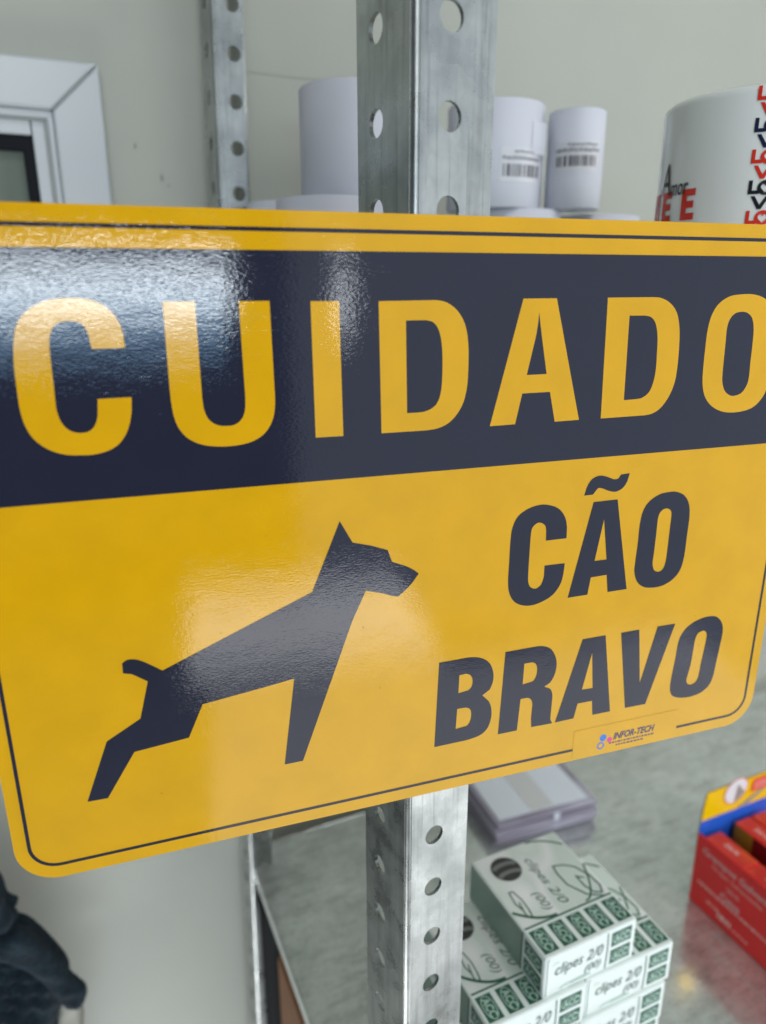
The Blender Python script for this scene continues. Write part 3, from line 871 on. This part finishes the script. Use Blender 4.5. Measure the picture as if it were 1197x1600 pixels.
def mugmap(e=.00025):
    # a = arc length in metres measured from azimuth 0, b = height relative to the camera
    return lambda a, b: Vector(((MR + e) * cos(a / MR), (MR + e) * sin(a / MR), b - ZU))


deg = lambda d: radians(d) * MR


def block_E(x, z, wd, h, t):
    return [(x, z), (x + wd, z), (x + wd, z + t), (x + t, z + t), (x + t, z + (h - t) / 2), (x + wd * .92, z + (h - t) / 2), (x + wd * .92, z + (h + t) / 2),
            (x + t, z + (h + t) / 2), (x + t, z + h - t), (x + wd, z + h - t), (x + wd, z + h), (x, z + h)]


def subdiv_x(vf, step=.002):
    """slice a flat print along x so it can bend round the mug"""
    vs, fs = vf
    bm = bmesh.new()
    bv = [bm.verts.new((x, y, 0)) for x, y in vs]
    for f in fs:
        try:
            bm.faces.new([bv[i] for i in f])
        except ValueError:
            pass
    x0, x1 = min(v[0] for v in vs), max(v[0] for v in vs)
    x = x0 + step
    while x < x1:
        bmesh.ops.bisect_plane(bm, geom=bm.verts[:] + bm.edges[:] + bm.faces[:], plane_co=(x, 0, 0), plane_no=(1, 0, 0))
        x += step
    bm.verts.index_update()
    r = [(v.co.x, v.co.y) for v in bm.verts], [tuple(v.index for v in f.verts) for f in bm.faces]
    bm.free()
    return r


s = Sheet(mugmap(.0003))
for x, wd in ((179.2, 9.9), (159.3, 10.6)):
    s.add(subdiv_x(flat([block_E(deg(x), .0287, deg(wd), .0128, .0029)])))
for x0 in (143.5,):
    xx, ww, tt = deg(x0), deg(11), .0029
    s.add(subdiv_x(flat([[(xx, .0287), (xx + ww, .0287), (xx + ww, .0415), (xx + ww - tt, .0415), (xx + ww - tt, .0316), (xx + tt, .0316), (xx + tt, .0415), (xx, .0415)]])))
s.add(subdiv_x(text2d('E M', .0100, deg(46), 0, .03)), (deg(147), .0150))
s.build('red_lettering', RED, mug)
s = Sheet(mugmap(.0005))
av, af = text2d('A', .0135, deg(11.5), .15)
s.add(subdiv_x((av, af)), (deg(156.2), .0402))
s.add(subdiv_x(text2d('mor', .0068, deg(15.0), .12, .01)), (deg(168.4), .0397))
s.build('black_lettering', BLK, mug)


def heart(cx, cy, r):
    o = []
    for k in range(20):
        a = 2 * pi * k / 20
        o.append((cx + r * (16 * sin(a) ** 3) / 16, cy + r * (13 * cos(a) - 5 * cos(2 * a) - 2 * cos(3 * a) - cos(4 * a)) / 15))
    return o


def love(z, x, mat):
    """LO over VE, heart in the O; z = top of the L"""
    s = Sheet(mugmap(.0003))
    t, h = .0014, .0053
    lw = .0042
    s.poly([(x, z - h), (x + lw, z - h), (x + lw, z - h + t), (x + t, z - h + t), (x + t, z), (x, z)])
    oc = (x + .0064, z - h + .0024)
    s.poly([(oc[0] + .0031 * cos(a * pi / 14), oc[1] + .0029 * sin(a * pi / 14)) for a in range(28)], heart(oc[0], oc[1] - .0001, .0018)[::-1])
    z2, x2 = z - h - .0008, x + .0013
    s.poly([(x2, z2), (x2 + .0015, z2), (x2 + .0036, z2 - .0034), (x2 + .0057, z2), (x2 + .0072, z2), (x2 + .0043, z2 - .0051), (x2 + .0029, z2 - .0051)])
    s.poly(block_E(x2 + .0078, z2 - .0049, .0034, .0049, .0012))
    return s.build('love_motif', mat, mug)


for k, mt in enumerate((RED, NVY, RED, BLK, RED, NVY, RED, BLK)):
    z = .0775 - .01168 * k
    if z - .0115 > ZU + .004:
        love(z, deg(218.0 + .45 * k), mt)

# ================================================================== boxes of paper clips
CW, CD, CH = .0594, .0715, .0264
cb = thing('clip_box', '', 'box', (0, 0, 0))
# own frame: front left bottom corner at 0, x right, y back, z up
bx_ = box('carton', (0, 0, 0), (CW, CD, CH), CART, cb, .0009, 2)
top = plane((0, 0, CH + .00012), (1, 0, 0), (0, 1, 0))
ST = .0190                                       # depth of the ACC strip on the lid
s = Sheet(top)
s.poly(rect(.0012, CW - .0012, ST, CD - .0012))
lid = s.build('lid_print', WASH, cb)
s = Sheet(plane((0, 0, CH + .0003), (1, 0, 0), (0, 1, 0)))
s.add(ribbon([(.0010, ST), (CW - .0010, ST)], .0010))
arc = [(.0012 + .0215 * k / 10, ST + .0010 + .0105 * (1 - k / 10) ** 2.2) for k in range(11)]
s.add(ribbon(arc, .0016))
arc = [(CW - .0012 - .016 * k / 10, ST + .0014 + .022 * (1 - k / 10) ** 2.0) for k in range(11)]
s.add(ribbon(arc, .0009))
arc = [(CW - .002 - .020 * k / 10, CD - .0015 - .010 * (1 - k / 10) ** 2.0) for k in range(11)]
s.add(ribbon(arc, .0011))
s.build('lid_line', GREEN, lid)
# round window with wire clips
s = Sheet(plane((0, 0, CH + .0003), (1, 0, 0), (0, 1, 0)))
s.poly(ring(.0156, .0578, .0089, 32))
wn = s.build('round_window', HOLE, lid)
s = Sheet(plane((0, 0, CH + .0005), (1, 0, 0), (0, 1, 0)))
for dy in (-.0036, .0026):
    hw = math.sqrt(.0085 ** 2 - dy ** 2) * .9
    s.add(ribbon([(.0156 - hw * cos(pi * k / 8), .0578 + dy - .0012 + .0022 * sin(pi * k / 8)) for k in range(9)], .0027))
s.build('clip_wire', CLIPW, wn)
# lid lettering reads from back to front
s = Sheet(plane((0, 0, CH + .0003), (1, 0, 0), (0, 1, 0)))
s.add(text2d('clipes 2/0', .0056, .0350, .28), (.0288, .0592), -pi / 2)
s.add(text2d('(00)', .0050, .0125, .28), (.0186, .0368), -pi / 2)
s.build('lid_text', GREYT, lid)
s = Sheet(plane((0, 0, CH + .0003), (1, 0, 0), (0, 1, 0)))


def clip_outline(cx, cy, ln, wd, ang):
    P = []
    for k in range(9):
        a = pi / 2 + pi * k / 8
        P.append((-ln / 2 + wd / 2 + wd / 2 * cos(a), wd / 2 * sin(a)))
    for k in range(9):
        a = -pi / 2 + pi * k / 8
        P.append((ln / 2 - wd / 4 + wd / 4 * cos(a), -wd / 4 + wd / 4 * sin(a)))
    P += [(-ln * .28, 0)]
    c, n_ = cos(ang), sin(ang)
    return [(cx + x * c - y * n_, cy + x * n_ + y * c) for x, y in P]


s.add(ribbon([(.0541, .0190), (.0457, .0240), (.0403, .0339), (.0401, .0424), (.0411, .0482), (.0473, .0466), (.0525, .0425), (.0560, .0344), (.0567, .0260),
              (.0545, .0215), (.0505, .0235), (.0485, .0292), (.0487, .0366), (.0520, .0340)], .00085))
s.build('clip_drawing', GREEN, lid)
s = Sheet(plane((0, 0, CH + .0003), (1, 0, 0), (0, 1, 0)))
s.add(ribbon([(.0074, .0300), (.0062, .0346), (.0072, .0428), (.0096, .0424), (.0109, .0360), (.0106, .0284), (.0098, .0247), (.0077, .0243), (.0072, .0275), (.0086, .0350)], .0007))
s.build('clip_drawing', GREEN, lid)


def acc_panel(fm, fm2, fm3, x0, y0, wd, hg, rot, parent, name='brand_panel'):
    """dark green panel, pale oval, letters ACC"""
    c, n_ = cos(rot), sin(rot)
    tr = lambda f: (lambda a, b: f(x0 + a * c - b * n_, y0 + a * n_ + b * c))
    pn = Sheet(tr(fm)).add(flat([rect(0, wd, 0, hg)])).build(name, GREEN, parent)
    s = Sheet(tr(fm2))
    for k, ov in enumerate((.46,)):
        s.poly([(wd / 2 + wd * ov * cos(a * pi / 14), hg / 2 + hg * .40 * sin(a * pi / 14)) for a in range(28)],
               [(wd / 2 + wd * (ov - .035) * cos(a * pi / 14), hg / 2 + hg * .34 * sin(a * pi / 14)) for a in range(28)][::-1])
    s.add(text2d('ACC', hg * .46, wd * .72, 0, .035), (wd * .14, hg * .27))
    s.build('brand_letters', GREENL, pn)
    return pn


t1, t2_, t3 = (plane((0, 0, CH + e), (1, 0, 0), (0, 1, 0)) for e in (.00012, .0003, .0003))
pw = CW / 5
for k in range(5):
    # panels read from back to front like the lid text
    acc_panel(t1, t2_, t3, k * pw + .0016, ST - .0022, ST - .0045, pw - .0030, -pi / 2, bx_)
f1, f2 = (plane((0, -e, 0), (1, 0, 0), (0, 0, 1)) for e in (.00012, .0003))
for zz in (.0145, .0030):
    acc_panel(f1, f2, f2, CW - .0165, zz, .0135, .0092, 0, bx_)
s = Sheet(f2)
s.add(ribbon([(CW - .0195, .0015), (CW - .0188, .013), (CW - .0192, CH - .0012)], .0006))
s.build('front_line', GREEN, bx_)
s = Sheet(f2)
s.add(text2d('clipes 2/0', .0068, .0310, .28), (.0066, .0130))
s.add(text2d('(00)', .0046, .0105, .28), (.0262, .0058))
s.build('front_text', GREYT, bx_)
s = Sheet(f2)
s.add(ribbon([(.0105, .0024), (.0125, .0036), (.0290, .0042), (.0300, .0034), (.0175, .0030)], .0006))
s.add(ribbon([(.0050, .0200), (.0062, .0212), (.0090, .0210)], .0004))
s.build('front_drawing', GREENL, bx_)
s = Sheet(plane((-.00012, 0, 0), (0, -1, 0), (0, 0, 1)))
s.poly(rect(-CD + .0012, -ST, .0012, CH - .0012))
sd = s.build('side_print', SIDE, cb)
l1, l2 = (plane((-e, 0, 0), (0, -1, 0), (0, 0, 1)) for e in (.00012, .0003))
for zz in (.0142, .0026):
    acc_panel(l1, l2, l2, -ST + .0022, zz, ST - .0045, .0094, 0, bx_)
s = Sheet(l2)
s.add(ribbon([(-ST, .0010), (-ST, CH - .0010)], .0010))
s.build('side_line', GREEN, sd)
# front tuck flap edge
box('tuck_flap', (.0016, -.0007, .0012), (.0030, -.0001, CH - .0012), CART, cb, .0002, 1)


def copy_tree(o, parent=None):
    c = o.copy()
    COL.objects.link(c)
    c.parent = parent
    for ch in list(o.children):
        copy_tree(ch, c)
    return c


spots = []
z = ZL + .0008
CHG = CH + .0001
rows = [(.1520, .2124), (.1530, .2136), (.1512, .2118), (.1542, .2146)]
dy = [.2192, .2204, .2186, .2206]
for lv in range(4):
    for side in (0, 1):
        spots.append((rows[lv][side], dy[lv] + (.0016 if side else 0), z + lv * CHG, lv, side))
spots.append((.1868, .2226, z + 4 * CHG, 4, 0))
labs = {(4, 0): 'top clip box, alone on the white and green stack with its lid in full view',
        (3, 0): 'white and green clip box directly below the top one, on the left by the post',
        (3, 1): 'white and green clip box directly below the top one, on the right',
        (2, 1): 'clip box in the third layer down, right side of the stack at the frame bottom',
        (2, 0): 'clip box in the third layer down, left side beside the post'}
for i, (x, y, zz, lv, side) in enumerate(spots):
    o = cb if i == 0 else copy_tree(cb)
    o.location = (x, y, zz + H0)
    o.rotation_euler = (0, 0, radians((-.8, .6, -.4, .9, -.5, .4, .3, -.6, .8)[i]))
    o['label'] = labs.get((lv, side)) or 'clip box in the %s layer of the stack, %s side, below the frame edge' % (('bottom', 'second lowest')[lv], ('left', 'right')[side])
    o['group'] = 'boxes of paper clips stacked on the lower shelf'

# ================================================================== staple display box
dx, dyb = .3985, .3150
dsp = thing('staple_display', 'red carton tray of staple boxes with yellow and blue header card', 'display box', (dx, dyb, ZL + .0006))
DH, DW, DD = .0612, .150, .118                 # height, width (x), depth (towards the viewer)
bm = bmesh.new()
box_bm(bm, (0, -DD, 0), (.0011, 0, DH), .0003, 1)
box_bm(bm, (DW - .0011, -DD, 0), (DW, 0, DH), .0003, 1)
box_bm(bm, (.0011, -DD, 0), (DW - .0011, -DD + .0011, DH * .55), .0003, 1)
box_bm(bm, (.0011, -DD + .0011, 0), (DW - .0011, -.0012, .0011), .0003, 1)
tray = link('tray', from_bm('tray', bm), REDC, dsp)
hc = bpy.data.objects.new('header_card', None)
COL.objects.link(hc)
hc.parent = dsp
# card bowed slightly: a curved sheet with real thickness
HH = .0985


def card_pt(x, zz, e=0.0):
    q = max(0.0, (zz - DH * .55) / (HH - DH * .55))
    return Vector((x, -.0012 - .0050 * q * q - e + .0030 * q, zz))


def card_sheet(name, x0, x1, z0, z1, mat, e, parent):
    V, F = [], []
    N = 8
    for i in range(N + 1):
        zz = z0 + (z1 - z0) * i / N
        V += [card_pt(x0, zz, e), card_pt(x1, zz, e)]
    for i in range(N):
        F.append((2 * i, 2 * i + 1, 2 * i + 3, 2 * i + 2))
    return link(name, mesh(name, V, F), mat, parent)


bk = card_sheet('card_back', 0, DW, 0, HH, GCARD, -.0011, hc)
card_sheet('card_blue', 0, DW, 0, .0715, BCARD, 0, hc)
card_sheet('card_yellow', 0, DW, .0715, HH, YCARD, 0, hc)
s = Sheet(lambda a, b: card_pt(a, b, -.0001 + .0005))
s.add(subdiv_x(flat([ring(.0305, .0905, .0112, 28)])))
s.build('logo_disc', WCARD, hc)
s = Sheet(lambda a, b: card_pt(a, b, .0004 - .0002))
s.add(subdiv_x(flat([ring(.0305, .0905, .0120, 28), ring(.0305, .0905, .0112, 28)[::-1]])))
s.build('logo_rim', REDLINE, hc)
s = Sheet(lambda a, b: card_pt(a, b, .0007))
s.poly([(.0310, .0965), (.0405, .0868), (.0365, .0818), (.0310, .0797)])
s.build('logo_triangle', GCARD, hc)
s = Sheet(lambda a, b: card_pt(a, b, .0003))
s.poly(rect(.0475, .0850, .0835, .0955))
s.build('salmon_panel', SALM, hc)
s = Sheet(lambda a, b: card_pt(a, b, .0006))
for zz, x1 in ((.0905, .080), (.0865, .072)):
    x = .050
    while x < x1:
        s.poly(rect(x, x + .0034, zz, zz + .0022))
        x += .0044
s.build('panel_text', PINKT, hc)
s = Sheet(lambda a, b: card_pt(a, b, .0003))
s.poly([(.036, .0722), (.047, .0722), (.066, .0830), (.058, .0830)])
s.build('card_picture', GCARD, hc)
# lettering on the visible left side, reading towards the viewer
s = Sheet(plane((-.0002, 0, 0), (0, -1, 0), (0, 0, 1)))
s.add(text2d('Grampos Galvanizados', .0052, .0740, 0, .02), (.0065, .0485))
s.add(text2d('26/6', .0042, .0110), (.0300, .0335))
s.add(text2d('Caixa', .0048, .0170, 0, .03), (.0260, .0245))
s.build('side_lettering', WINK, tray)
s = Sheet(plane((-.0002, 0, 0), (0, -1, 0), (0, 0, 1)))
s.add(text2d('Grapas Galvanizadas', .0034, .0430), (.0160, .0420))
random.seed(21)
for zz, x0, x1, hh in ((.0208, .006, .092, .0021), (.0060, .026, .038, .0050), (.0105, .016, .024, .0018), (.0062, .040, .052, .0014)):
    x = x0
    while x < x1:
        wd = random.uniform(.0012, .0042)
        s.poly(rect(x, x + wd, zz, zz + hh))
        x += wd + .0009
s.build('side_small_print', PINKT, tray)

# staple boxes standing in the tray
sb = thing('staple_box', '', 'box', (0, 0, 0))
SW, SD, SH = .0158, .0348, .0590
sc_ = box('carton', (0, 0, 0), (SW, SD, SH), REDC, sb, .0007, 2)
s = Sheet(plane((0, 0, SH + .00015), (1, 0, 0), (0, 1, 0)))
s.poly(rect(.0008, SW - .0008, .0008, SD - .0008))
tp = s.build('lid_print', REDO, sb)
s = Sheet(plane((0, 0, SH + .0003), (1, 0, 0), (0, 1, 0)))
s.add(text2d('26/6', .0042, .0120, 0, .02), (.0060, .0235), -pi / 2)
s.build('lid_text', WINK, tp)
s = Sheet(plane((-.00015, 0, 0), (0, -1, 0), (0, 0, 1)))
s.poly(rect(-SD + .0006, -.018, .030, SH - .0008))
s.build('side_patch', OLIVE, sb)
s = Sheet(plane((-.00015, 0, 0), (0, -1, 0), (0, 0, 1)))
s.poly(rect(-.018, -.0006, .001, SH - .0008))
s.build('side_maroon_print', DRED, sb)  # maroon on the front half of the left side
pos = []
for c in range(3):
    for r_i in range(3):
        if c == 0 and r_i == 9:
            continue
        x = .0016 + c * .0305 if c < 1 else .0016 + .0300 + (c - 1) * .0172
        pos.append((x, -.0045 - (r_i + 1) * (SD + .0006), c, r_i))
LB = ['first staple box at the back of the red tray, by the yellow header card',
      'staple box in the left row of the red tray, second from the header card',
      'staple box at the near end of the left row in the red tray',
      'staple box beside the gap in the red tray, next to the header card',
      'staple box right of the gap in the red tray, second from the header card',
      'staple box right of the gap at the near end of the red tray',
      'staple box in the right row of the red tray, next to the header card',
      'staple box in the right row of the red tray, second from the header card',
      'staple box in the right row at the near end of the red tray']
for i, (x, y, c, r_i) in enumerate(pos):
    o = sb if i == 0 else copy_tree(sb)
    o.location = (dx + x, dyb + y, ZL + .0018 + H0 + (.0032 if c else 0))
    o['label'] = LB[i]
    o['group'] = 'red staple boxes in the display tray'

# ================================================================== wrapped pack of cards behind the clip boxes
pk = thing('card_pack', 'stack of white cards in clear plastic behind the clip boxes', 'card pack', (.2916, .4232, ZL + .0006), None, radians(-4.5))
PW_, PD_, PH_ = .0960, .0620, .0215
bm = bmesh.new()
N = 9
for k in range(N):
    j = (random.random() - .5) * .0034
    e = (1 - k / N) * .0016 + random.random() * .0012
    box_bm(bm, (-e + j, -e - j, k * PH_ / N), (PW_ + e + j, PD_ + e - j, (k + .86) * PH_ / N), .0005, 1)
sl = link('sleeve', from_bm('sleeve', bm), PLASTIC, pk)
sl['label'] = 'violet tinted clear plastic edges'
box('card', (.004, .003, PH_), (PW_ - .004, PD_ - .001, PH_ + .0007), CARDW, pk, .0003, 1)
s = Sheet(plane((0, 0, PH_ + .0010), (1, 0, 0), (0, 1, 0)))
s.poly(rect(.036, .058, .0035, PD_ - .0015))
s.build('card_stripe', CARDS, pk)
box('tape_seal', (.055, -.0022, .002), (.061, -.0014, PH_ - .002), CARDW, pk, .0003, 1)

# ================================================================== things under the lower shelf
o = thing('cardboard_box', 'brown cardboard box in the dark under the lower shelf', 'box', (.1040, .36, ZB + .001))
box('carton', (0, 0, 0), (.26, .085, .352), KRAFT, o, .002, 2)
box('packing_tape', (-.0006, .060, .10), (-.0001, .085, .234), DARKB, o)
o = thing('shade_block', 'dark block standing in for shade at the back under the lower shelf beside the rear post', 'shade block', (.0985, .4480, ZB + .001))  # dark solid added to imitate the shade under the shelf
box('shade_block_body', (0, 0, 0), (.40, .030, .375), DARKB, o, .003, 2)
box('shade_block_rim', (-.001, -.0015, .3755), (.402, .0315, .386), DARKB, o, .002, 2)

# ================================================================== dark jacket at the lower left
JY = .455
jk = thing('jacket', 'dark navy fleece jacket with pale lining at the lower left corner', 'jacket', (-.16, JY, -.82))
JO = (-.16, -.82)


def pillow(name, outline, y, thick, mat, parent, fold=0.0, cell=.0045, seed=1):
    """soft sheet: outline (x, z in wall coordinates) inflated towards the viewer, closed at the back"""
    pts = smooth_loop(outline, 5)
    xs, zs = [p[0] for p in pts], [p[1] for p in pts]

    def inside(x, z_):
        c = False
        j = len(pts) - 1
        for i in range(len(pts)):
            (xi, zi), (xj, zj) = pts[i], pts[j]
            if (zi > z_) != (zj > z_) and x < (xj - xi) * (z_ - zi) / (zj - zi) + xi:
                c = not c
            j = i
        return c

    def dist(x, z_):
        d = 9
        for i in range(len(pts)):
            (ax, az), (bx, bz) = pts[i - 1], pts[i]
            l2 = (bx - ax) ** 2 + (bz - az) ** 2 or 1e-12
            t = max(0, min(1, ((x - ax) * (bx - ax) + (z_ - az) * (bz - az)) / l2))
            d = min(d, math.hypot(x - ax - t * (bx - ax), z_ - az - t * (bz - az)))
        return d
    P = list(pts)
    nb = len(P)
    nx, nz = int((max(xs) - min(xs)) / cell), int((max(zs) - min(zs)) / cell)
    for i in range(1, nx):
        for k in range(1, nz):
            x, z_ = min(xs) + i * cell, min(zs) + k * cell
            if inside(x, z_) and dist(x, z_) > cell * .5:
                P.append((x, z_))
    from mathutils.geometry import delaunay_2d_cdt
    r = delaunay_2d_cdt([Vector(p) for p in P], [(i, (i + 1) % nb) for i in range(nb)], [], 1, 1e-7)
    V2, F2 = r[0], r[2]
    D = [dist(v.x, v.y) for v in V2]
    n_ = len(V2)
    V, F = [], []
    for v, d in zip(V2, D):
        q = min(1, d / (thick * 1.3))
        e = thick * math.sqrt(max(0, 1 - (1 - q) ** 2))
        w1 = sin(v.x * 150 + v.y * 215 + seed + 1.3 * sin(v.y * 60 + seed))
        w2 = sin(v.x * 330 - v.y * 120 + 2 * seed + 1.1 * sin(v.x * 90))
        e += fold * q * ((1 - abs(w1)) ** 1.5 * 2.2 - .8 + .5 * w2)
        V.append((v.x - JO[0], y - JY - e, v.y - JO[1]))
    for v, d in zip(V2, D):
        V.append((v.x - JO[0], y - JY + (.004 if d > 1e-5 else 0), v.y - JO[1]))
    for f in F2:
        F.append(tuple(f))
        F.append(tuple(k + n_ for k in f[::-1]))
    me = mesh(name, V, F)
    bm = bmesh.new()
    bm.from_mesh(me)
    bmesh.ops.remove_doubles(bm, verts=bm.verts, dist=1e-5)
    bmesh.ops.recalc_face_normals(bm, faces=bm.faces)
    bm.to_mesh(me)
    bm.free()
    return link(name, me, mat, parent, smooth=True)


pillow('body_panel', [(-0.1189, -0.3322, 1), (-0.0861, -0.3469, 1), (-0.074, -0.3654, 1), (-0.0717, -0.382, 1), (-0.0665, -0.3884, 1), (-0.0677, -0.3944, 1), (-0.0704, -0.3998, 1), (-0.0626, -0.4063, 1), (-0.0512, -0.4292, 1), (-0.0428, -0.455, 1), (-0.0471, -0.4767, 1), (-0.0519, -0.4924, 1), (-0.0568, -0.5145, 1), (-0.066, -0.70, 1), (-0.075, -0.82, 1), (-0.155, -0.82, 1), (-0.155, -0.50, 1)], .455, .022, CLOTH, jk, .0042, .0034, 1)
pillow('shoulder_fold', [(-0.1177, -0.3278, 1), (-0.0817, -0.3436, 1), (-0.0735, -0.363, 1), (-0.0711, -0.3785, 1), (-0.066, -0.3859, 1), (-0.0674, -0.3928, 1), (-0.0745, -0.3973, 1), (-0.1, -0.3928, 1), (-0.1266, -0.3812, 1)], .440, .012, CLOTH, jk, .0026, .0030, 2)
pillow('collar', [(-0.0988, -0.3873, 1), (-0.0781, -0.3968, 1), (-0.0685, -0.3939, 1), (-0.0616, -0.3995, 1), (-0.0534, -0.4146, 1), (-0.0447, -0.4358, 1), (-0.0383, -0.4509, 1), (-0.0334, -0.4596, 1), (-0.0332, -0.4686, 1), (-0.036, -0.4744, 1), (-0.0399, -0.4791, 1), (-0.0438, -0.4759, 1), (-0.0485, -0.4736, 1), (-0.0533, -0.4618, 1), (-0.0609, -0.442, 1), (-0.0706, -0.4262, 1), (-0.0808, -0.4161, 1), (-0.1014, -0.4041, 1)], .436, .010, CLOTH, jk, .0018, .0028, 3)
pillow('lining', [(-0.0528, -0.4833, 1), (-0.0478, -0.484, 1), (-0.0434, -0.491, 1), (-0.0404, -0.495, 1), (-0.0392, -0.5069, 1), (-0.0401, -0.519, 1), (-0.0453, -0.5485, 1), (-0.0611, -0.5793, 1), (-0.0694, -0.5743, 1), (-0.0598, -0.515, 1)], .462, .0035, LINING, jk, .0010, .0045, 4)
